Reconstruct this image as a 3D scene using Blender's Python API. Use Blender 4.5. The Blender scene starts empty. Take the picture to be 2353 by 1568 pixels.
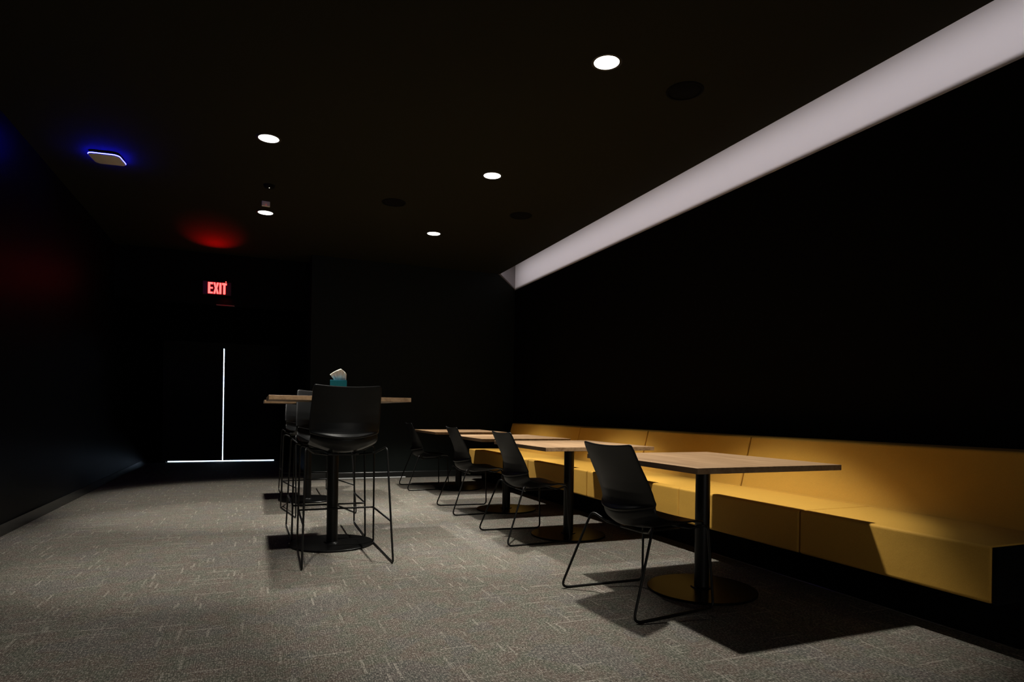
import bpy, bmesh, math, random
from mathutils import Vector, Matrix

S = bpy.context.scene
COL = S.collection
R = math.radians
random.seed(4)

# ------------------------------------------------------------ camera
F_PX, CX, CY = 1439.0, 1176.5, 948.2
cam_data = bpy.data.cameras.new('camera')
cam_data.sensor_width = 36.0
cam_data.lens = F_PX / 2353.0 * 36.0
cam_data.shift_y = (CY - 784.0) / 2353.0
cam_data.clip_start = 0.05
cam = bpy.data.objects.new('camera', cam_data)
COL.objects.link(cam)
YAW, ROLL = R(22.177), R(0.82)
fwd = Vector((math.sin(YAW), math.cos(YAW), 0))
rt = Vector((math.cos(YAW), -math.sin(YAW), 0))
up = Vector((0, 0, 1))
rt2 = rt * math.cos(ROLL) + up * math.sin(ROLL)
up2 = -rt * math.sin(ROLL) + up * math.cos(ROLL)
m = Matrix((rt2, up2, -fwd)).transposed().to_4x4()
m.translation = Vector((0, 0, 0.985))
cam.matrix_world = m
S.camera = cam

# ------------------------------------------------------------ world, exposure
w = bpy.data.worlds.new('world'); S.world = w
w.use_nodes = True
w.node_tree.nodes['Background'].inputs[0].default_value = (0, 0, 0, 1)
w.node_tree.nodes['Background'].inputs[1].default_value = 0.0
S.view_settings.view_transform = 'Standard'
S.view_settings.look = 'None'
S.view_settings.exposure = 0.0
S.view_settings.gamma = 1.0
S.view_settings.use_curve_mapping = False

# light levels of the lamps in the room
SPOT_W = 430.0
SPOT_HALF = 41.0
SPOT_BLEND = 0.08
COVE_W = 24.0
WINDOW_L = 2.6
CEIL = 3.151
LX = (0.06, 1.967)
LY = (3.363, 5.386, 7.432)

# ------------------------------------------------------------ materials
def mat(name, col, rough=0.5, spec=0.5, metal=0.0, emit=None, es=1.0, coat=0.0):
    M = bpy.data.materials.new(name); M.use_nodes = True
    b = M.node_tree.nodes['Principled BSDF']
    b.inputs['Base Color'].default_value = (*col, 1)
    b.inputs['Roughness'].default_value = rough
    b.inputs['Specular IOR Level'].default_value = spec
    b.inputs['Metallic'].default_value = metal
    b.inputs['Coat Weight'].default_value = coat
    if emit:
        b.inputs['Emission Color'].default_value = (*emit, 1)
        b.inputs['Emission Strength'].default_value = es
    return M

def N(M, t, **kw):
    n = M.node_tree.nodes.new(t)
    for k, v in kw.items(): setattr(n, k, v)
    return n
def L(M, a, b): M.node_tree.links.new(a, b)
def MATH(M, op, a, b=None, c=None, clamp=False):
    n = N(M, 'ShaderNodeMath', operation=op, use_clamp=clamp)
    for i, v in enumerate((a, b, c)):
        if v is None: continue
        if isinstance(v, (int, float)): n.inputs[i].default_value = v
        else: L(M, v, n.inputs[i])
    return n.outputs[0]
def MIX(M, fac, a, b, blend='MIX'):
    n = N(M, 'ShaderNodeMix', data_type='RGBA', blend_type=blend)
    for i, v in ((0, fac), (6, a), (7, b)):
        if isinstance(v, (int, float)): n.inputs[i].default_value = v
        elif isinstance(v, tuple): n.inputs[i].default_value = (*v, 1)
        else: L(M, v, n.inputs[i])
    return n.outputs[2]

def noise_bump(M, scale, strength, dist=0.002, rough_var=None):
    b = M.node_tree.nodes['Principled BSDF']
    tc = N(M, 'ShaderNodeTexCoord'); nz = N(M, 'ShaderNodeTexNoise')
    nz.inputs['Scale'].default_value = scale; nz.inputs['Detail'].default_value = 4
    L(M, tc.outputs['Object'], nz.inputs['Vector'])
    bp = N(M, 'ShaderNodeBump'); bp.inputs['Strength'].default_value = strength
    bp.inputs['Distance'].default_value = dist
    L(M, nz.outputs['Fac'], bp.inputs['Height']); L(M, bp.outputs[0], b.inputs['Normal'])
    return M

M_black_plastic = noise_bump(mat('black_plastic', (0.003, 0.0034, 0.0038), 0.42, 0.36), 900, 0.04, 0.0005)
M_black_metal = noise_bump(mat('black_powder_coat', (0.004, 0.004, 0.004), 0.42, 0.3), 1200, 0.1, 0.0003)
M_base_metal = noise_bump(mat('black_base_metal', (0.003, 0.003, 0.003), 0.32, 0.15), 1200, 0.05, 0.0002)
M_ceiling = noise_bump(mat('dark_ceiling_paint', (0.021, 0.021, 0.014), 0.95, 0.05), 300, 0.2)
M_wall = noise_bump(mat('black_wall_paint', (0.006, 0.006, 0.006), 0.9, 0.03), 250, 0.2)
M_wall_end = noise_bump(mat('charcoal_wall_panel', (0.006, 0.009, 0.008), 0.65, 0.2), 250, 0.05)
M_wall_left = noise_bump(mat('smoked_wall_panel', (0.004, 0.004, 0.004), 0.45, 0.04), 60, 0.03)
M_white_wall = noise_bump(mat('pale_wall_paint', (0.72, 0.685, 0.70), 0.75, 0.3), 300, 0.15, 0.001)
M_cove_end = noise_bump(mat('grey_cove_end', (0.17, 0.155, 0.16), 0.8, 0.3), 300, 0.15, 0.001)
M_pale_strip = noise_bump(mat('pale_floor_strip', (0.75, 0.76, 0.76), 0.35, 0.5), 300, 0.1)
M_baseboard = noise_bump(mat('black_vinyl_base', (0.01, 0.011, 0.011), 0.25, 0.5), 60, 0.03)
M_trim = noise_bump(mat('brushed_metal_trim', (0.55, 0.55, 0.56), 0.3, 0.5, 1.0), 300, 0.1)
M_door = noise_bump(mat('black_door_leaf', (0.01, 0.01, 0.01), 0.6, 0.3), 200, 0.1)
M_lens = mat('downlight_lens', (0.9, 0.9, 0.9), 0.5, 0.3, emit=(1, 0.965, 0.9), es=6.0)
M_trimring = noise_bump(mat('black_trim_ring', (0.02, 0.02, 0.018), 0.5), 500, 0.05)
M_window = mat('lit_frosted_glazing', (0.6, 0.62, 0.65), 0.4, 0.4, emit=(1.0, 0.93, 0.84), es=WINDOW_L)
M_teal = noise_bump(mat('teal_cardboard', (0.0, 0.24, 0.42), 0.5, 0.4), 40, 0.1)
M_tissue = noise_bump(mat('white_tissue', (0.93, 0.92, 0.86), 0.9, 0.1), 120, 0.4)
M_sign_body = noise_bump(mat('exit_sign_panel', (0.10, 0.02, 0.02), 0.35, 0.5), 50, 0.02)
M_sign_letter = mat('exit_letter_glow', (0.6, 0.05, 0.05), 0.5, 0.3, emit=(1.0, 0.033, 0.030), es=9.0)
M_red_led = mat('red_led', (0.5, 0.02, 0.02), 0.4, 0.3, emit=(1.0, 0.04, 0.03), es=8.0)
M_white_led = mat('white_led', (0.5, 0.5, 0.5), 0.4, 0.3, emit=(1.0, 0.95, 0.85), es=2.0)
M_ap_face = noise_bump(mat('access_point_plastic', (0.75, 0.70, 0.60), 0.55, 0.4), 300, 0.05)
M_blue_led = mat('blue_led_ring', (0.1, 0.2, 0.5), 0.4, 0.3, emit=(0.006, 0.0065, 1.0), es=260.0)
M_sensor = noise_bump(mat('sensor_plastic', (0.80, 0.75, 0.62), 0.55, 0.4), 300, 0.05)
M_mesh = noise_bump(mat('black_speaker_mesh', (0.004, 0.004, 0.004), 0.9, 0.1), 900, 0.5)
M_corridor = noise_bump(mat('corridor_paint', (0.8, 0.82, 0.86), 0.7, 0.3), 200, 0.1)

def carpet():
    M = mat('woven_grey_carpet', (0.2, 0.2, 0.2), 0.95, 0.12)
    b = M.node_tree.nodes['Principled BSDF']
    tc = N(M, 'ShaderNodeTexCoord'); sep = N(M, 'ShaderNodeSeparateXYZ')
    L(M, tc.outputs['Object'], sep.inputs[0])
    x, y = sep.outputs[0], sep.outputs[1]
    def comb(a, c, z=0.0):
        n = N(M, 'ShaderNodeCombineXYZ')
        for i, v in enumerate((a, c, z)):
            if isinstance(v, (int, float)): n.inputs[i].default_value = v
            else: L(M, v, n.inputs[i])
        return n.outputs[0]
    def wn(v):
        n = N(M, 'ShaderNodeTexWhiteNoise', noise_dimensions='3D'); L(M, v, n.inputs['Vector']); return n
    def nz(v, s, d=2.0, r=0.5):
        n = N(M, 'ShaderNodeTexNoise'); n.inputs['Scale'].default_value = s
        n.inputs['Detail'].default_value = d; n.inputs['Roughness'].default_value = r
        L(M, v, n.inputs['Vector']); return n.outputs['Fac']
    def ramp(v, lo, hi):
        n = N(M, 'ShaderNodeMapRange'); n.interpolation_type = 'SMOOTHSTEP'
        n.inputs['From Min'].default_value = lo; n.inputs['From Max'].default_value = hi
        L(M, v, n.inputs['Value']); return n.outputs[0]
    obj = tc.outputs['Object']
    # dashes: long thin light stitches along one axis, random length cells
    def dashes(a, c, width, length, thr, seed, frac=0.62):
        ia = MATH(M, 'FLOOR', MATH(M, 'MULTIPLY', a, 1 / width))
        off = wn(comb(ia, seed)).outputs['Value']
        cl = MATH(M, 'ADD', MATH(M, 'MULTIPLY', c, 1 / length), MATH(M, 'MULTIPLY', off, 7.3))
        ic = MATH(M, 'FLOOR', cl)
        fc = MATH(M, 'FRACT', cl)
        rnd = wn(comb(ia, ic, seed)).outputs
        on = MATH(M, 'GREATER_THAN', rnd['Value'], thr)
        rr = N(M, 'ShaderNodeSeparateColor'); L(M, rnd['Color'], rr.inputs[0])
        ln = MATH(M, 'ADD', MATH(M, 'MULTIPLY', rr.outputs[1], frac), 0.3)
        inside = MATH(M, 'LESS_THAN', fc, ln)
        br = MATH(M, 'ADD', MATH(M, 'MULTIPLY', rr.outputs[2], 0.6), 0.4)
        return MATH(M, 'MULTIPLY', MATH(M, 'MULTIPLY', on, inside), br)
    # wobble the coordinates so that the stitches are not ruler straight
    wob = MATH(M, 'MULTIPLY', MATH(M, 'SUBTRACT', nz(obj, 45, 1), 0.5), 0.006)
    xw = MATH(M, 'ADD', x, wob); yw = MATH(M, 'ADD', y, wob)
    d1 = dashes(xw, yw, 0.0105, 0.17, 0.955, 3.0)
    d2 = dashes(yw, xw, 0.0105, 0.24, 0.968, 9.0)
    d3 = dashes(xw, yw, 0.0045, 0.06, 0.80, 17.0)
    d4 = dashes(yw, xw, 0.0045, 0.06, 0.84, 23.0)
    # large plank shaped patches that shift hue and the weave direction
    patch = N(M, 'ShaderNodeTexVoronoi', distance='MANHATTAN'); patch.inputs['Scale'].default_value = 5.0
    L(M, obj, patch.inputs['Vector'])
    pc = N(M, 'ShaderNodeSeparateColor'); L(M, patch.outputs['Color'], pc.inputs[0])
    soft = nz(obj, 9.0, 3, 0.6)
    # loops of yarn
    fine = nz(obj, 95, 3, 0.65)
    yarn = nz(comb(MATH(M, 'MULTIPLY', xw, 190), MATH(M, 'MULTIPLY', yw, 75)), 1.0, 2, 0.6)
    yarn2 = nz(comb(MATH(M, 'MULTIPLY', xw, 80), MATH(M, 'MULTIPLY', yw, 170), 7.0), 1.0, 2, 0.6)
    rib = MATH(M, 'ABSOLUTE', MATH(M, 'SINE', MATH(M, 'MULTIPLY', xw, 3.14159 / 0.0085)))
    c = MIX(M, ramp(soft, 0.36, 0.64), (0.112, 0.085, 0.070), (0.088, 0.092, 0.070))
    c = MIX(M, MATH(M, 'MULTIPLY', ramp(pc.outputs[0], 0.5, 0.9), 0.45), c, (0.085, 0.082, 0.088))
    c = MIX(M, MATH(M, 'MULTIPLY', ramp(yarn, 0.49, 0.63), 0.78), c, (0.31, 0.285, 0.245))
    c = MIX(M, MATH(M, 'MULTIPLY', ramp(fine, 0.50, 0.72), 0.55), c, (0.22, 0.20, 0.17))
    c = MIX(M, MATH(M, 'MULTIPLY', MATH(M, 'SUBTRACT', 1.0, ramp(yarn2, 0.36, 0.52)), 0.72), c, (0.024, 0.023, 0.022))
    c = MIX(M, MATH(M, 'MULTIPLY', MATH(M, 'SUBTRACT', 1.0, ramp(rib, 0.05, 0.5)), 0.4), c, (0.03, 0.029, 0.027))
    dd = MATH(M, 'ADD', MATH(M, 'ADD', d1, d2), MATH(M, 'MULTIPLY', MATH(M, 'ADD', d3, d4), 0.45), clamp=True)
    dd = MATH(M, 'MULTIPLY', dd, MATH(M, 'ADD', MATH(M, 'MULTIPLY', ramp(yarn, 0.38, 0.58), 0.75), 0.25))
    c = MIX(M, MATH(M, 'MULTIPLY', dd, 0.62), c, (0.38, 0.35, 0.30))
    L(M, c, b.inputs['Base Color'])
    bp = N(M, 'ShaderNodeBump'); bp.inputs['Strength'].default_value = 0.75; bp.inputs['Distance'].default_value = 0.004
    L(M, MATH(M, 'ADD', MATH(M, 'ADD', yarn, MATH(M, 'MULTIPLY', rib, 0.4)), MATH(M, 'MULTIPLY', dd, 0.5)), bp.inputs['Height'])
    L(M, bp.outputs[0], b.inputs['Normal'])
    return M
M_carpet = carpet()

def wood():
    M = mat('walnut_laminate', (0.3, 0.2, 0.12), 0.42, 0.35)
    b = M.node_tree.nodes['Principled BSDF']
    tc = N(M, 'ShaderNodeTexCoord'); mp = N(M, 'ShaderNodeMapping')
    mp.inputs['Scale'].default_value = (26, 1.6, 26)
    oi = N(M, 'ShaderNodeObjectInfo')
    L(M, tc.outputs['Object'], mp.inputs[0])
    cb = N(M, 'ShaderNodeVectorMath', operation='ADD'); L(M, mp.outputs[0], cb.inputs[0]); L(M, oi.outputs['Location'], cb.inputs[1])
    n1 = N(M, 'ShaderNodeTexNoise'); n1.inputs['Scale'].default_value = 1.0; n1.inputs['Detail'].default_value = 6
    n1.inputs['Roughness'].default_value = 0.65; n1.inputs['Distortion'].default_value = 0.5
    L(M, cb.outputs[0], n1.inputs['Vector'])
    r = N(M, 'ShaderNodeValToRGB'); e = r.color_ramp.elements
    e[0].position = 0.30; e[0].color = (0.20, 0.113, 0.054, 1)
    e[1].position = 0.72; e[1].color = (0.42, 0.268, 0.148, 1)
    k = e.new(0.5); k.color = (0.325, 0.202, 0.108, 1)
    L(M, n1.outputs['Fac'], r.inputs[0]); L(M, r.outputs[0], b.inputs['Base Color'])
    bp = N(M, 'ShaderNodeBump'); bp.inputs['Strength'].default_value = 0.08; bp.inputs['Distance'].default_value = 0.001
    L(M, n1.outputs['Fac'], bp.inputs['Height']); L(M, bp.outputs[0], b.inputs['Normal'])
    return M
M_wood = wood()

def mustard():
    M = mat('mustard_wool_felt', (0.5, 0.3, 0.06), 0.75, 0.25)
    b = M.node_tree.nodes['Principled BSDF']
    b.inputs['Sheen Weight'].default_value = 0.05
    b.inputs['Sheen Tint'].default_value = (1.0, 0.8, 0.5, 1)
    tc = N(M, 'ShaderNodeTexCoord')
    n1 = N(M, 'ShaderNodeTexNoise'); n1.inputs['Scale'].default_value = 260; n1.inputs['Detail'].default_value = 5
    n2 = N(M, 'ShaderNodeTexNoise'); n2.inputs['Scale'].default_value = 5; n2.inputs['Detail'].default_value = 3
    L(M, tc.outputs['Object'], n1.inputs['Vector']); L(M, tc.outputs['Object'], n2.inputs['Vector'])
    c = MIX(M, n1.outputs['Fac'], (0.52, 0.275, 0.036), (0.72, 0.405, 0.070))
    c = MIX(M, MATH(M, 'MULTIPLY', n2.outputs['Fac'], 0.3), c, (0.47, 0.260, 0.04))
    L(M, c, b.inputs['Base Color'])
    bp = N(M, 'ShaderNodeBump'); bp.inputs['Strength'].default_value = 0.35; bp.inputs['Distance'].default_value = 0.001
    bp2 = N(M, 'ShaderNodeBump'); bp2.inputs['Strength'].default_value = 0.25; bp2.inputs['Distance'].default_value = 0.02
    L(M, n1.outputs['Fac'], bp.inputs['Height']); L(M, n2.outputs['Fac'], bp2.inputs['Height'])
    L(M, bp2.outputs[0], bp.inputs['Normal']); L(M, bp.outputs[0], b.inputs['Normal'])
    return M
M_mustard = mustard()

# ------------------------------------------------------------ helpers
def link(name, bm, M, parent=None, smooth=False, bevel=0.0, seg=2, subsurf=0, solid=0.0, auto=None):
    me = bpy.data.meshes.new(name)
    bmesh.ops.recalc_face_normals(bm, faces=bm.faces)
    bm.to_mesh(me); bm.free()
    me.materials.append(M)
    if smooth or auto:
        for p in me.polygons: p.use_smooth = True
        if auto: me.set_sharp_from_angle(angle=R(auto))
    o = bpy.data.objects.new(name, me); COL.objects.link(o)
    if parent: o.parent = parent
    if solid:
        md = o.modifiers.new('solid', 'SOLIDIFY'); md.thickness = solid; md.offset = 0
    if bevel:
        md = o.modifiers.new('bevel', 'BEVEL'); md.width = bevel; md.segments = seg; md.limit_method = 'ANGLE'
    if subsurf:
        md = o.modifiers.new('sub', 'SUBSURF'); md.levels = subsurf; md.render_levels = subsurf
    return o
def box(bm, x0, x1, y0, y1, z0, z1):
    vs = [bm.verts.new((x, y, z)) for x in (x0, x1) for y in (y0, y1) for z in (z0, z1)]
    for f in ((0, 1, 3, 2), (4, 6, 7, 5), (0, 4, 5, 1), (2, 3, 7, 6), (0, 2, 6, 4), (1, 5, 7, 3)):
        bm.faces.new([vs[i] for i in f])
    return vs
def boxo(name, M, b, parent=None, **kw):
    bm = bmesh.new(); box(bm, *b); return link(name, bm, M, parent, **kw)
def lathe(bm, prof, seg=48, cx=0, cy=0):
    rings = []
    for r, z in prof:
        if r < 1e-6: rings.append([bm.verts.new((cx, cy, z))])
        else: rings.append([bm.verts.new((cx + r * math.cos(2 * math.pi * i / seg), cy + r * math.sin(2 * math.pi * i / seg), z)) for i in range(seg)])
    for a, b in zip(rings, rings[1:]):
        for i in range(seg):
            j = (i + 1) % seg
            if len(a) == 1 and len(b) == 1: continue
            if len(a) == 1: bm.faces.new((a[0], b[i], b[j]))
            elif len(b) == 1: bm.faces.new((a[i], b[0], a[j]))
            else: bm.faces.new((a[i], b[i], b[j], a[j]))
def fillet(pts, rad, n=6):
    pts = [Vector(p) for p in pts]; out = [pts[0]]
    for i in range(1, len(pts) - 1):
        p, a, b = pts[i], pts[i - 1] - pts[i], pts[i + 1] - pts[i]
        r = rad[i] if isinstance(rad, (list, tuple)) else rad
        ang = a.angle(b); d = min(r / math.tan(ang / 2), a.length * 0.45, b.length * 0.45)
        A, B = p + a.normalized() * d, p + b.normalized() * d
        for k in range(n + 1):
            t = k / n
            out.append(A * (1 - t) ** 2 + p * 2 * t * (1 - t) + B * t * t)
    out.append(pts[-1]); return out
def tube(bm, pts, r, seg=12):
    pts = [Vector(p) for p in pts]
    q = [pts[0]]
    for p in pts[1:]:
        if (p - q[-1]).length > 1e-5: q.append(p)
    pts = q
    t0 = (pts[1] - pts[0]).normalized()
    nrm = t0.orthogonal().normalized(); rings = []
    for i, p in enumerate(pts):
        if i == 0: t = t0
        elif i == len(pts) - 1: t = (pts[-1] - pts[-2]).normalized()
        else: t = ((pts[i] - pts[i - 1]).normalized() + (pts[i + 1] - pts[i]).normalized()).normalized()
        nrm = (nrm - t * nrm.dot(t)).normalized(); bn = t.cross(nrm)
        rings.append([bm.verts.new(p + (nrm * math.cos(2 * math.pi * k / seg) + bn * math.sin(2 * math.pi * k / seg)) * r) for k in range(seg)])
    for a, b in zip(rings, rings[1:]):
        for k in range(seg):
            j = (k + 1) % seg; bm.faces.new((a[k], a[j], b[j], b[k]))
    bm.faces.new(list(reversed(rings[0]))); bm.faces.new(rings[-1])
def prism_y(bm, poly, y0, y1):
    a = [bm.verts.new((x, y0, z)) for x, z in poly]; b = [bm.verts.new((x, y1, z)) for x, z in poly]
    n = len(poly)
    for i in range(n):
        j = (i + 1) % n; bm.faces.new((a[i], a[j], b[j], b[i]))
    bm.faces.new(list(reversed(a))); bm.faces.new(b)
def empty(name, loc, rz=0):
    o = bpy.data.objects.new(name, None); o.empty_display_size = 0.1
    COL.objects.link(o); o.location = loc; o.rotation_euler = (0, 0, rz); return o
def tag(o, label, cat, group=None):
    o['label'] = label; o['category'] = cat
    if group: o['group'] = group
    return o
def struct(o): o['kind'] = 'structure'; return o
def kids(o): return [c for c in COL.objects if c.parent == o]
def dup(root, loc, rz, label, cat=None):
    r = root.copy(); COL.objects.link(r); r.location = loc; r.rotation_euler = (0, 0, rz); r['label'] = label
    for ch in kids(root):
        c = ch.copy(); COL.objects.link(c); c.parent = r
        for g in kids(ch):
            d = g.copy(); COL.objects.link(d); d.parent = c
    return r

# ------------------------------------------------------------ room
XL, XR, YB, YE, YD, XA, YH = -1.77, 3.76, -2.0, 9.18, 12.68, 0.69, 9.69
struct(boxo('floor', M_carpet, (XL - .1, XR + .1, YB - .1, YD + .1, -0.1, 0)))
struct(boxo('ceiling', M_ceiling, (XL - .1, 3.50, YB - .1, YH, CEIL, CEIL + 0.012)))
struct(boxo('wall_left', M_wall_left, (XL - .1, XL, YB, YD, 0, 3.6)))
struct(boxo('wall_right', M_wall, (XR, XR + .1, YB, YE + .1, 0, 2.918)))  # black paint carried up to the cove light cutoff; shade edge painted in
# back wall behind the camera, with the lit glazing of the next room
WX0, WX1, WZ0, WZ1 = 1.0, 2.7, .45, 1.45
bm = bmesh.new()
box(bm, XL - .1, WX0, YB - .1, YB, 0, 3.6); box(bm, WX1, XR + .1, YB - .1, YB, 0, 3.6)
box(bm, WX0, WX1, YB - .1, YB, 0, WZ0); box(bm, WX0, WX1, YB - .1, YB, WZ1, 3.6)
struct(link('wall_back', bm, M_wall))
wf = bmesh.new()
for b_ in ((WX0, WX0 + .04, WZ0, WZ1), (WX1 - .04, WX1, WZ0, WZ1), (WX0 + .04, WX1 - .04, WZ0, WZ0 + .04), (WX0 + .04, WX1 - .04, WZ1 - .04, WZ1)):
    box(wf, b_[0], b_[1], YB - .06, YB - .01, b_[2], b_[3])
wn_ = struct(link('window_1', wf, M_black_metal))
boxo('glazing', M_window, (WX0 + .04, WX1 - .04, YB - .05, YB - .04, WZ0 + .04, WZ1 - .04), wn_)
bm = bmesh.new()
box(bm, XA, XR, YE, YE + .1, 0, 3.6); box(bm, XA, XA + .1, YE + .1, YD, 0, 3.6)
struct(link('wall_front', bm, M_wall_end))
# pale wall face inside the light cove, above the black wall
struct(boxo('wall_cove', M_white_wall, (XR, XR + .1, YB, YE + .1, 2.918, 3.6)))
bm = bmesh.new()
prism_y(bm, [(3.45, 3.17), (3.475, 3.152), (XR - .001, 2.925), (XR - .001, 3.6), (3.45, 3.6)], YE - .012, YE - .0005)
struct(link('cove_end_lit_patch', bm, M_cove_end))  # end wall's lit triangle painted as a grey panel, cut along the lip's shadow
bm = bmesh.new()
box(bm, 3.0, XR + .1, YB, YE + .1, 3.6, 3.65); box(bm, 3.0, 3.03, YB, YE, CEIL + .012, 3.6)
struct(link('ceiling_cove', bm, M_wall))
# header above the door recess, and the recess ceiling
struct(boxo('wall_header', M_wall, (XL, XA, YH, YH + .15, 2.44, 3.6)))
struct(boxo('ceiling_recess', M_ceiling, (XL, XA, YH + .15, YD + .1, 2.95, 3.0)))
struct(boxo('trim_2', M_cove_end, (-0.545, -0.31, YH - .008, YH, 2.425, 2.44)))
# door wall with opening
DX0, DX1, DZ = -1.492, 0.335, 2.12
bm = bmesh.new()
box(bm, XL, DX0 - .03, YD, YD + .1, 0, 3.0); box(bm, DX1 + .03, XA + .1, YD, YD + .1, 0, 3.0); box(bm, DX0 - .03, DX1 + .03, YD, YD + .1, DZ + .03, 3.0)
struct(link('wall_door', bm, M_wall))
bm = bmesh.new()
box(bm, DX0 - .06, DX0 - .0005, YD - .02, YD - .0005, 0, DZ + .06); box(bm, DX1 + .0005, DX1 + .06, YD - .02, YD - .0005, 0, DZ + .06)
box(bm, DX0 - .03, DX1 + .03, YD - .0004, YD + .1, DZ, DZ + .03); box(bm, DX0, DX1, YD - .02, YD - .0005, DZ, DZ + .06)
box(bm, DX0 - .03, DX0, YD - .0004, YD + .1, 0, DZ); box(bm, DX1, DX1 + .03, YD - .0004, YD + .1, 0, DZ)
box(bm, DX0, DX0 + .02, YD + .0556, YD + .08, 0, DZ); box(bm, DX1 - .02, DX1, YD + .0556, YD + .08, 0, DZ); box(bm, DX0, DX1, YD + .0556, YD + .08, DZ - .03, DZ)
struct(link('trim_3', bm, M_door))
mid = -0.572
for i, (a, b, hx) in enumerate(((DX0, mid - .009, mid - .09), (mid + .009, DX1, mid + .09))):
    d = struct(boxo('door_%d' % (i + 1), M_door, (a, b, YD + .01, YD + .055, 0.026, DZ - .001)))
    bm = bmesh.new()
    tube(bm, fillet([(hx, YD + .01, .95), (hx, YD - .05, .95), (hx, YD - .05, 1.25), (hx, YD + .01, 1.25)], .02), .01)
    link('door_handle', bm, M_baseboard, d, smooth=True)
# bright hallway on the far side of the doors
bm = bmesh.new()
box(bm, -2.2, 1.0, 14.2, 14.3, -0.1, 2.8); box(bm, -2.3, -2.2, YD + .1, 14.3, -0.1, 2.8); box(bm, 1.0, 1.1, YD + .1, 14.3, -0.1, 2.8)
box(bm, -2.2, 1.0, YD + .1, 14.2, -0.1, 0.0); box(bm, -2.2, 1.0, YD + .1, 14.2, 2.7, 2.8)
struct(link('wall_hallway', bm, M_corridor))
la = bpy.data.lights.new('hallway_ceiling_light', 'AREA'); la.shape = 'RECTANGLE'; la.size = 2.4; la.size_y = .5
la.energy = 220; la.color = (0.62, 0.80, 1.0)
lo = bpy.data.objects.new('hallway_ceiling_light', la); COL.objects.link(lo); lo.location = (-.6, 13.5, 2.65)
tag(lo, 'cool white ceiling light of the hallway behind the black double doors', 'light')
# baseboards
bm = bmesh.new()
prism = [(YE, 0), (YE - .014, 0), (YE - .014, .084), (YE - .008, .092), (YE, .092)]
a = [bm.verts.new((XA, y, z)) for y, z in prism]; b = [bm.verts.new((3.0, y, z)) for y, z in prism]
for i in range(5): bm.faces.new((a[i], a[(i + 1) % 5], b[(i + 1) % 5], b[i]))
bm.faces.new(a); bm.faces.new(list(reversed(b)))
struct(link('baseboard_front', bm, M_baseboard))
struct(boxo('trim_4', M_pale_strip, (0.95, 2.05, YE - .034, YE - .0145, 0, .016), bevel=.006))
struct(boxo('baseboard_left', M_baseboard, (XL, XL + .012, YB, YD, 0, .09)))
struct(boxo('trim_5', M_trim, (3.024, 3.035, 1.7, 3.6, 0, .004), bevel=.0015))

# LED line resting on the ceiling edge, shining over the edge onto the pale wall
bm = bmesh.new(); box(bm, 3.33, 3.352, 0.2, 9.1, CEIL + .0125, CEIL + .135)
led = link('cove_light', bm, M_trimring)
tag(led, 'hidden cove light line above the ceiling edge washing the pale wall strip', 'light')
la = bpy.data.lights.new('led_line', 'AREA'); la.shape = 'RECTANGLE'; la.size = .016; la.size_y = 8.8
la.energy = COVE_W; la.color = (1.0, 0.94, 0.97)
lo = bpy.data.objects.new('led_line', la); COL.objects.link(lo); lo.parent = led
d = Vector((math.cos(R(74)), 0, -math.sin(R(74))))
zax = -d; yax = Vector((0, 1, 0)); xax = yax.cross(zax)
mm = Matrix((xax, yax, zax)).transposed().to_4x4(); mm.translation = (3.358, 4.65, CEIL + .13)
lo.matrix_world = mm

# ------------------------------------------------------------ downlights
def downlight():
    e = empty('ceiling_light', (0, 0, 0))
    bm = bmesh.new(); lathe(bm, [(.0782, -.004), (.082, -.006), (.094, -.003), (.096, 0), (.0782, 0), (.0782, -.004)], 64)
    link('trim_ring', bm, M_trimring, e, smooth=True)
    bm = bmesh.new(); lathe(bm, [(0, -.0042), (.04, -.004), (.0775, -.0025), (.0775, -.0005), (0, -.0005)], 64)
    link('lens', bm, M_lens, e, smooth=True)
    la = bpy.data.lights.new('beam', 'SPOT'); la.energy = SPOT_W; la.color = (1.0, 0.955, 0.86)
    # measured-style beam profile of the fixture: intensity against the angle off its axis
    la.use_nodes = True; nt = la.node_tree; em = nt.nodes['Emission']
    tcn = nt.nodes.new('ShaderNodeTexCoord'); spn = nt.nodes.new('ShaderNodeSeparateXYZ'); ab = nt.nodes.new('ShaderNodeMath'); ab.operation = 'ABSOLUTE'
    mr = nt.nodes.new('ShaderNodeMapRange'); mr.inputs['From Min'].default_value = .75; mr.inputs['From Max'].default_value = 1.0
    cr = nt.nodes.new('ShaderNodeValToRGB'); e_ = cr.color_ramp.elements
    prof = [(0.064, 0.0), (0.194, .01), (0.316, .07), (0.372, .33), (0.429, .62), (0.532, .90), (0.654, 1.0), (0.825, 1.0), (0.94, 1.02), (1.0, 1.04)]
    e_[0].position, e_[1].position = prof[0][0], prof[-1][0]
    for p_, v_ in prof[1:-1]: e_.new(p_)
    for k_, (p_, v_) in enumerate(prof): e_[k_].position = p_; e_[k_].color = (v_ / 1.04, v_ / 1.04, v_ / 1.04, 1)
    nt.links.new(tcn.outputs['Normal'], spn.inputs[0]); nt.links.new(spn.outputs[2], ab.inputs[0]); nt.links.new(ab.outputs[0], mr.inputs['Value'])
    ml = nt.nodes.new('ShaderNodeMath'); ml.operation = 'MULTIPLY'; ml.inputs[1].default_value = 1.04
    nt.links.new(mr.outputs[0], cr.inputs[0]); nt.links.new(cr.outputs[0], ml.inputs[0]); nt.links.new(ml.outputs[0], em.inputs['Strength'])
    la.spot_size = R(2 * SPOT_HALF); la.spot_blend = SPOT_BLEND; la.shadow_soft_size = .05
    o = bpy.data.objects.new('beam', la); COL.objects.link(o); o.parent = e; o.location = (0, 0, -.06)
    e['group'] = 'round ceiling downlights'
    return e
DL = downlight()
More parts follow.
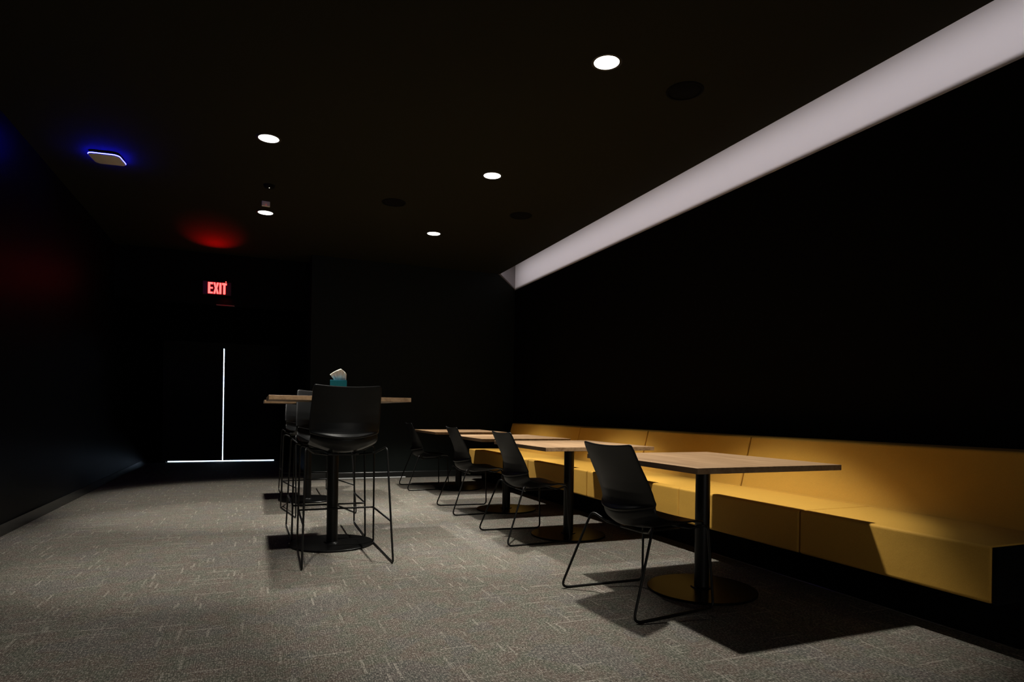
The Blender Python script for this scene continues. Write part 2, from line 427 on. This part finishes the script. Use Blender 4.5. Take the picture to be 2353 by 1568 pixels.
lbl = {(0, 0): 'round white downlight above the near end of the high tables, at the photo top edge',
       (1, 0): 'largest round white downlight, nearest in the row beside the glowing wall strip',
       (0, 1): 'round white downlight in the left row, right of the blue-lit ceiling device',
       (1, 1): 'middle round white downlight of the row beside the glowing wall strip',
       (0, 2): 'round white downlight directly below the small ceiling sensor box',
       (1, 2): 'smallest round white downlight, farthest in the row beside the glowing wall strip'}
beam0 = [c for c in kids(DL) if c.type == 'LIGHT'][0]
beam0.data.energy = SPOT_W * 0.5          # the first lamp of the left row is dimmed
left_on = beam0.data.copy(); left_on.energy = SPOT_W * 0.9
right_on = beam0.data.copy(); right_on.energy = SPOT_W * 1.0
first = True
for j, y in enumerate(LY):
    for i, x in enumerate(LX):
        if first:
            DL.location = (x, y, CEIL); DL['label'] = lbl[(i, j)]; DL['category'] = 'light'; first = False
        else:
            q = dup(DL, (x, y, CEIL), 0, lbl[(i, j)])
            for ch in kids(q):
                if ch.type == 'LIGHT': ch.data = right_on if i else left_on

# dark round ceiling speakers
bm = bmesh.new(); lathe(bm, [(0, -.006), (.10, -.005), (.105, 0)], 48); lathe(bm, [(.105, 0), (.108, -.009), (.122, -.006), (.124, 0)], 48)
sp = link('ceiling_speaker', bm, M_mesh, smooth=True)
tag(sp, 'black round ceiling grille between the largest downlight and the glowing wall strip', 'speaker', 'black round ceiling grilles')
sp.location = (2.62, 3.45, CEIL)
for (x, y, t) in ((2.66, 6.35, 'black round ceiling grille right of the middle downlight'), (1.29, 6.5, 'black round ceiling grille left of the farthest downlight')):
    c = sp.copy(); COL.objects.link(c); c.location = (x, y, CEIL); c['label'] = t

# ------------------------------------------------------------ access point, sensor, detector
def rrect(hx, hy, r, n=8):
    out = []
    for cx, cy, a0 in ((hx - r, hy - r, 0), (-hx + r, hy - r, 90), (-hx + r, -hy + r, 180), (hx - r, -hy + r, 270)):
        for k in range(n + 1):
            a = R(a0 + 90 * k / n); out.append((cx + r * math.cos(a), cy + r * math.sin(a)))
    return out
def stack(bm, layers, r0=.05):
    rings = []
    for h, z, r in layers: rings.append([bm.verts.new((x, y, z)) for x, y in rrect(h, h, r)])
    for a, b in zip(rings, rings[1:]):
        n = len(a)
        for i in range(n): bm.faces.new((a[i], a[(i + 1) % n], b[(i + 1) % n], b[i]))
    bm.faces.new(list(reversed(rings[0]))); bm.faces.new(rings[-1])
ap = empty('wireless_access_point', (-1.222, 6.33, CEIL), R(-6))
tag(ap, 'rounded square white ceiling access point with a glowing blue edge', 'access point')
bm = bmesh.new(); stack(bm, [(.085, 0, .03), (.085, -.018, .03)]); link('mount', bm, M_trimring, ap)
bm = bmesh.new(); stack(bm, [(.112, -.0185, .045), (.120, -.021, .048), (.120, -.026, .048)]); link('rear_shell', bm, M_trimring, ap)
bm = bmesh.new(); stack(bm, [(.1215, -.0265, .049), (.1222, -.0285, .049), (.1215, -.031, .049)]); link('led_ring', bm, M_blue_led, ap)
bm = bmesh.new(); stack(bm, [(.120, -.0315, .048), (.119, -.036, .047), (.112, -.039, .042)]); link('face_plate', bm, M_ap_face, ap, auto=40)

se = empty('ceiling_sensor', (.06, 7.03, CEIL), R(4))
tag(se, 'small cream sensor box with a red light just above the far left downlight', 'sensor')
boxo('housing', M_sensor, (-.04, .04, -.012, .02, -.052, -.0005), se, bevel=.004)
bm = bmesh.new(); lathe(bm, [(0, -.0035), (.005, -.002), (.006, 0)], 16)
o = link('indicator', bm, M_red_led, se, smooth=True); o.rotation_euler = (R(-90), 0, 0); o.location = (0, -.0122, -.040)
o.rotation_euler = (R(-90), 0, 0); o.scale = (1, 1, -1)

sd = empty('smoke_detector', (.084, 6.512, CEIL))
tag(sd, 'dark round ceiling detector with a pin-prick light above the small sensor box', 'smoke detector')
bm = bmesh.new(); lathe(bm, [(0, -.03), (.035, -.03), (.045, -.022), (.052, -.005), (.055, 0)], 32); link('housing', bm, M_mesh, sd, smooth=True)
bm = bmesh.new(); lathe(bm, [(0, -.0335), (.003, -.033), (.004, -.0305)], 12, cy=-.02); link('indicator', bm, M_white_led, sd, smooth=True)

# ------------------------------------------------------------ exit sign
ex = empty('exit_sign', (-.533, 9.60, 2.65))
tag(ex, 'glowing red EXIT sign above the black double doors', 'exit sign')
boxo('panel', M_sign_body, (-.178, .178, 0, .02, -.091, .091), ex, bevel=.003)
boxo('wall_bracket', M_black_metal, (-.05, .05, .0205, .0895, -.04, .04), ex)
la = bpy.data.lights.new('red_sign_lamp', 'AREA'); la.shape = 'RECTANGLE'; la.size = .12; la.size_y = .015
la.energy = 2.3; la.color = (1, 0.0, 0.0); la.spread = R(50)
o = bpy.data.objects.new('sign_lamp', la); COL.objects.link(o); o.parent = ex; o.location = (0, -.015, .1)
o.rotation_euler = (R(-126), 0, 0)
la = bpy.data.lights.new('red_sign_downlamp', 'AREA'); la.shape = 'RECTANGLE'; la.size = .12; la.size_y = .015
la.energy = .06; la.color = (1, 0.0, 0.02); la.spread = R(120)
o = bpy.data.objects.new('sign_downlamp', la); COL.objects.link(o); o.parent = ex; o.location = (.1, .01, -.094)
o.rotation_euler = (R(25), 0, 0)
HL, T = .155, .027
def letter(ch, x0, wd):
    bm = bmesh.new(); y0, y1, z0, z1 = -.004, -.0002, -HL / 2, HL / 2
    if ch == 'E':
        box(bm, x0, x0 + T, y0, y1, z0, z1)
        box(bm, x0 + T, x0 + wd, y0, y1, z1 - T, z1); box(bm, x0 + T, x0 + wd, y0, y1, -T * .4, T * .4); box(bm, x0 + T, x0 + wd, y0, y1, z0, z0 + T * .9)
    elif ch == 'I': box(bm, x0, x0 + T, y0, y1, z0, z1)
    elif ch == 'T':
        box(bm, x0, x0 + wd, y0, y1, z1 - T, z1); c = x0 + wd / 2; box(bm, c - T / 2, c + T / 2, y0, y1, z0, z1 - T)
    elif ch == 'X':
        c = x0 + wd / 2; h = T * .55
        pts = [(x0, z0), (x0 + T, z0), (c, -T * .75), (x0 + wd - T, z0), (x0 + wd, z0), (c + h, 0), (x0 + wd, z1), (x0 + wd - T, z1), (c, T * .75), (x0 + T, z1), (x0, z1), (c - h, 0)]
        a = [bm.verts.new((x, y0, z)) for x, z in pts]; b = [bm.verts.new((x, y1, z)) for x, z in pts]
        n = len(pts)
        for i in range(n): bm.faces.new((a[i], a[(i + 1) % n], b[(i + 1) % n], b[i]))
        bm.faces.new(a); bm.faces.new(list(reversed(b)))
    return bm
for ch, x0, wd in (('E', -.112, .060), ('X', -.046, .070), ('I', .029, .027), ('T', .064, .058)):
    link('letter_' + ch.lower(), letter(ch, x0, wd), M_sign_letter, ex)
bm = bmesh.new(); lathe(bm, [(0, .105), (.006, .103), (.007, .0915)], 12, cx=.112, cy=.01); link('indicator', bm, M_red_led, ex, smooth=True)

# ------------------------------------------------------------ tables
TW, TD = .91, 1.04
def table(name, top, label, group):
    e = empty(name, (0, 0, 0)); tag(e, label, 'table', group)
    boxo('tabletop', M_wood, (-TW / 2, TW / 2, -TD / 2, TD / 2, top - .0286, top), e, bevel=.0015)
    bm = bmesh.new(); box(bm, -.16, .16, -.16, .16, top - .0335, top - .0288); link('mounting_plate', bm, M_black_metal, e)
    bm = bmesh.new(); lathe(bm, [(.04, .016), (.04, top - .0337)], 40); link('pole', bm, M_black_metal, e, auto=40)
    bm = bmesh.new(); lathe(bm, [(0, 0), (.298, 0), (.30, .002), (.30, .011), (.297, .0135), (.06, .0155), (.055, .022), (.041, .024)], 72)
    link('base', bm, M_base_metal, e, auto=30)
    return e
T1 = table('low_table', .74, 'nearest low wood-topped table, in front of the mustard bench', 'low tables along the bench')
T1.location = (1.881 + TW / 2, 2.863, 0)
dup(T1, (1.892 + TW / 2, 4.518, 0), 0, 'low wood-topped table second nearest along the mustard bench')
dup(T1, (1.900 + TW / 2, 5.90, 0), 0, 'low wood-topped table third along the mustard bench, overlapped by the second')
dup(T1, (1.955 + TW / 2, 7.70, 0), 0, 'farthest low wood-topped table, at the far end of the mustard bench')
H1 = table('high_table', 1.074, 'near high table with pale wood edge, carrying the tissue box', 'high tables in the left row')
H1.location = (.069 + TW / 2, 4.225 + .53, 0)
dup(H1, (.069 + TW / 2, 6.65 + .53, 0), 0, 'far high table, mostly hidden behind the near high table')

# ------------------------------------------------------------ chair shell (shared by chairs and stools)
def lerp_table(tab, t):
    for (a, va), (b, vb) in zip(tab, tab[1:]):
        if t <= b:
            k = (t - a) / (b - a); return [x + (y - x) * k for x, y in zip(va, vb)]
    return tab[-1][1]
def back_bm(dz):
    # t: 0 top .. 1 bottom ; values: x, z, half width, forward wing, edge lift
    tab = [(0, (-.215, .824, .203, .010, .012)), (.02, (-.213, .820, .213, .012, .011)), (.06, (-.206, .800, .218, .016, .008)),
           (.25, (-.182, .725, .222, .032, .004)), (.45, (-.156, .645, .227, .052, 0)), (.60, (-.143, .590, .229, .064, .002)),
           (.74, (-.144, .548, .228, .080, .008)), (.84, (-.148, .524, .228, .092, .018)), (.90, (-.153, .508, .227, .098, .026)), (.93, (-.164, .499, .226, .108, .030)), (.95, (-.169, .494, .225, .113, .032)), (.97, (-.167, .489, .224, .111, .033)), (1, (-.152, .484, .221, .098, .035))]
    bm = bmesh.new(); nu, nv = 21, 48; g = []
    for j in range(nv + 1):
        t = (j / nv); x, z, hw, wg, li = lerp_table(tab, t); row = []
        for i in range(nu):
            u = -1 + 2 * i / (nu - 1)
            row.append(bm.verts.new((x + wg * abs(u) ** 2.2, u * hw, z + li * u * u + dz)))
        g.append(row)
    for j in range(nv):
        for i in range(nu - 1): bm.faces.new((g[j][i], g[j][i + 1], g[j + 1][i + 1], g[j + 1][i]))
    return bm
def seat_bm(dz):
    tab = [(0, (-.138, .505, .212, .086, .030)), (.08, (-.150, .475, .217, .100, .042)), (.17, (-.140, .440, .220, .092, .056)), (.27, (-.095, .408, .222, .060, .068)),
           (.42, (.020, .388, .223, .008, .066)), (.65, (.130, .394, .221, 0, .046)), (.85, (.235, .416, .216, -.004, .022)), (.95, (.285, .420, .206, -.012, .008)), (1, (.305, .406, .192, -.02, .002))]
    bm = bmesh.new(); nu, nv = 21, 40; g = []
    for j in range(nv + 1):
        t = j / nv; x, z, hw, wg, li = lerp_table(tab, t); row = []
        for i in range(nu):
            u = -1 + 2 * i / (nu - 1)
            row.append(bm.verts.new((x + wg * abs(u) ** 2.2, u * hw, z + li * u * u + dz)))
        g.append(row)
    for j in range(nv):
        for i in range(nu - 1): bm.faces.new((g[j][i], g[j][i + 1], g[j + 1][i + 1], g[j + 1][i]))
    return bm
def shell(e, dz):
    link('backrest', back_bm(dz), M_black_plastic, e, smooth=True, solid=.010, subsurf=1, bevel=0)
    link('seat', seat_bm(dz), M_black_plastic, e, smooth=True, solid=.010, subsurf=1)

def make_chair():
    e = empty('side_chair', (0, 0, 0))
    shell(e, 0)
    r = .0068
    for s in (-1, 1):
        bm = bmesh.new()
        p = [(-.03, s * .10, .374), (-.065, s * .185, .390), (-.108, s * .268, .437), (-.268, s * .330, r), (.268, s * .288, r), (.248, s * .262, .425), (.215, s * .17, .392), (.205, s * .10, .390)]
        tube(bm, fillet(p, [0, .03, .03, .035, .035, .03, .03, 0]), r); link('sled_leg', bm, M_black_metal, e, smooth=True)
    bm = bmesh.new(); tube(bm, [(-.03, -.10, .374), (-.03, .10, .374)], r); tube(bm, [(.205, -.10, .390), (.205, .10, .390)], r)
    box(bm, -.035, .21, -.10, -.075, .3745, .381); box(bm, -.035, .21, .075, .10, .3745, .381)
    link('seat_bracket', bm, M_black_metal, e)
    return e
CH = make_chair()
tag(CH, 'nearest black shell chair on sled legs, at the nearest low table', 'chair', 'black chairs at the low tables')
CH.location = (1.883, 2.835, 0); CH.rotation_euler = (0, 0, R(4))
dup(CH, (1.975, 4.57, 0), R(-1), 'black shell chair at the second nearest low table')
dup(CH, (1.995, 5.99, 0), R(-2), 'black shell chair at the third low table, its back against the second table top')
dup(CH, (2.005, 7.92, 0), R(-3), 'farthest black shell chair, at the low table by the far wall')

DZS = .312
def make_stool():
    e = empty('bar_stool', (0, 0, 0))
    shell(e, DZS)
    r = .0066
    for s in (-1, 1):
        bm = bmesh.new()
        p = [(-.02, s * .10, .374 + DZS), (-.09, s * .20, .39 + DZS), (-.20, s * .256, .437 + DZS), (-.338, s * .279, r), (.338, s * .268, r), (.300, s * .258, .43 + DZS), (.25, s * .18, .392 + DZS), (.205, s * .10, .390 + DZS)]
        tube(bm, fillet(p, [0, .03, .03, .03, .03, .03, .03, 0]), r); link('sled_leg', bm, M_black_metal, e, smooth=True)
    bm = bmesh.new()
    xr = -.338 + (.138) * (.27 / .749); xf = .338 - .038 * (.27 / .742)
    tube(bm, fillet([(xr, -.270, .27), (xf + .012, -.262, .27), (xf + .012, .262, .27), (xr, .270, .27)], .02), r)
    link('footrest', bm, M_black_metal, e, smooth=True)
    bm = bmesh.new(); tube(bm, [(-.02, -.10, .374 + DZS), (-.02, .10, .374 + DZS)], r); tube(bm, [(.205, -.10, .390 + DZS), (.205, .10, .390 + DZS)], r)
    box(bm, -.035, .21, -.10, -.075, .3745 + DZS, .381 + DZS); box(bm, -.035, .21, .075, .10, .3745 + DZS, .381 + DZS)
    link('seat_bracket', bm, M_black_metal, e)
    return e
ST = make_stool()
tag(ST, 'nearest black bar stool, seen from behind at the near high table', 'bar stool', 'black bar stools at the high tables')
ST.location = (.545, 4.345, 0); ST.rotation_euler = (0, 0, R(90))
dup(ST, (.520, 5.24, 0), R(-90), 'black bar stool across the near high table, facing the nearest stool')
dup(ST, (.555, 6.345, 0), R(90 + 10), 'black bar stool turned slightly, at the near side of the far high table')
dup(ST, (.540, 7.80, 0), R(-90), 'farthest black bar stool, at the far side of the far high table')

# ------------------------------------------------------------ tissue box
tb = empty('tissue_box', (.552, 4.72, 1.0742), R(-8))
tag(tb, 'teal tissue box with a white tissue, on the near high table', 'tissue box')
boxo('carton', M_teal, (-.058, .058, -.058, .058, 0, .128), tb, bevel=.002)
bm = bmesh.new()
top = [(-.062, .168), (-.040, .184), (-.012, .201), (.014, .212), (.026, .203), (.040, .192), (.054, .176)]
NS, NT = 36, 10
def leaf(y0, amp, ph, sgn):
    g = []
    for i in range(NS + 1):
        s_ = i / NS; k = s_ * (len(top) - 1); a_ = min(int(k), len(top) - 2); f_ = k - a_
        tx = top[a_][0] * (1 - f_) + top[a_ + 1][0] * f_; tz = top[a_][1] * (1 - f_) + top[a_ + 1][1] * f_
        bx, bz = -.030 + .082 * s_, .1284; row = []
        for j in range(NT + 1):
            t = j / NT
            row.append(bm.verts.new((bx + (tx - bx) * t, y0 + sgn * .012 * t * (1 - t) * 2 + amp * t * math.sin(s_ * 17 + ph + t) + amp * .4 * math.sin(s_ * 39 + ph), bz + (tz - bz) * t)))
        g.append(row)
    for i in range(NS):
        for j in range(NT): bm.faces.new((g[i][j], g[i + 1][j], g[i + 1][j + 1], g[i][j + 1]))
leaf(-.014, .0045, 0.4, -1); leaf(.006, .006, 2.2, 1)
link('tissue', bm, M_tissue, tb, solid=.0015, smooth=True)

# ------------------------------------------------------------ bench
def bench(label, y0, y1, seats):
    e = empty('bench_unit', (0, 0, 0)); tag(e, label, 'bench', 'mustard bench units')
    for a, b in seats:
        boxo('seat_cushion', M_mustard, (2.84, 3.402, a + .001, b - .001, .2135, .455), e, bevel=.014, seg=4)
    bm = bmesh.new(); prism_y(bm, [(3.404, .2135), (3.404, .44), (3.412, .46), (3.505, .825), (3.56, .828), (3.755, .828), (3.755, .2135)], y0 + .006, y1 - .006)
    link('backrest', bm, M_mustard, e, bevel=.012, seg=3)
    boxo('plinth', M_wall, (3.04, 3.74, y0 + .0005, y1 - .0005, 0, .2130), e)
    if y0 < 2:
        boxo('end_panel', M_wall, (2.845, 3.755, y0 - .018, y0 + .0005, .2135, .450), e)
        bm = bmesh.new(); prism_y(bm, [(3.404, .4505), (3.412, .46), (3.505, .82), (3.755, .82), (3.755, .4505)], y0 - .018, y0 + .0005); link('end_cap', bm, M_wall, e)
    return e
bench('nearest mustard bench unit, its dark end panel at the right edge', 1.655, 3.75, [(1.655, 2.655), (2.655, 3.75)])
bench('mustard bench unit between the nearest and second low tables', 3.75, 5.11, [(3.75, 5.11)])
bench('mustard bench unit beside the third low table', 5.11, 6.47, [(5.11, 6.47)])
bench('farthest mustard bench unit, ending near the far wall', 6.47, 8.59, [(6.47, 8.59)])
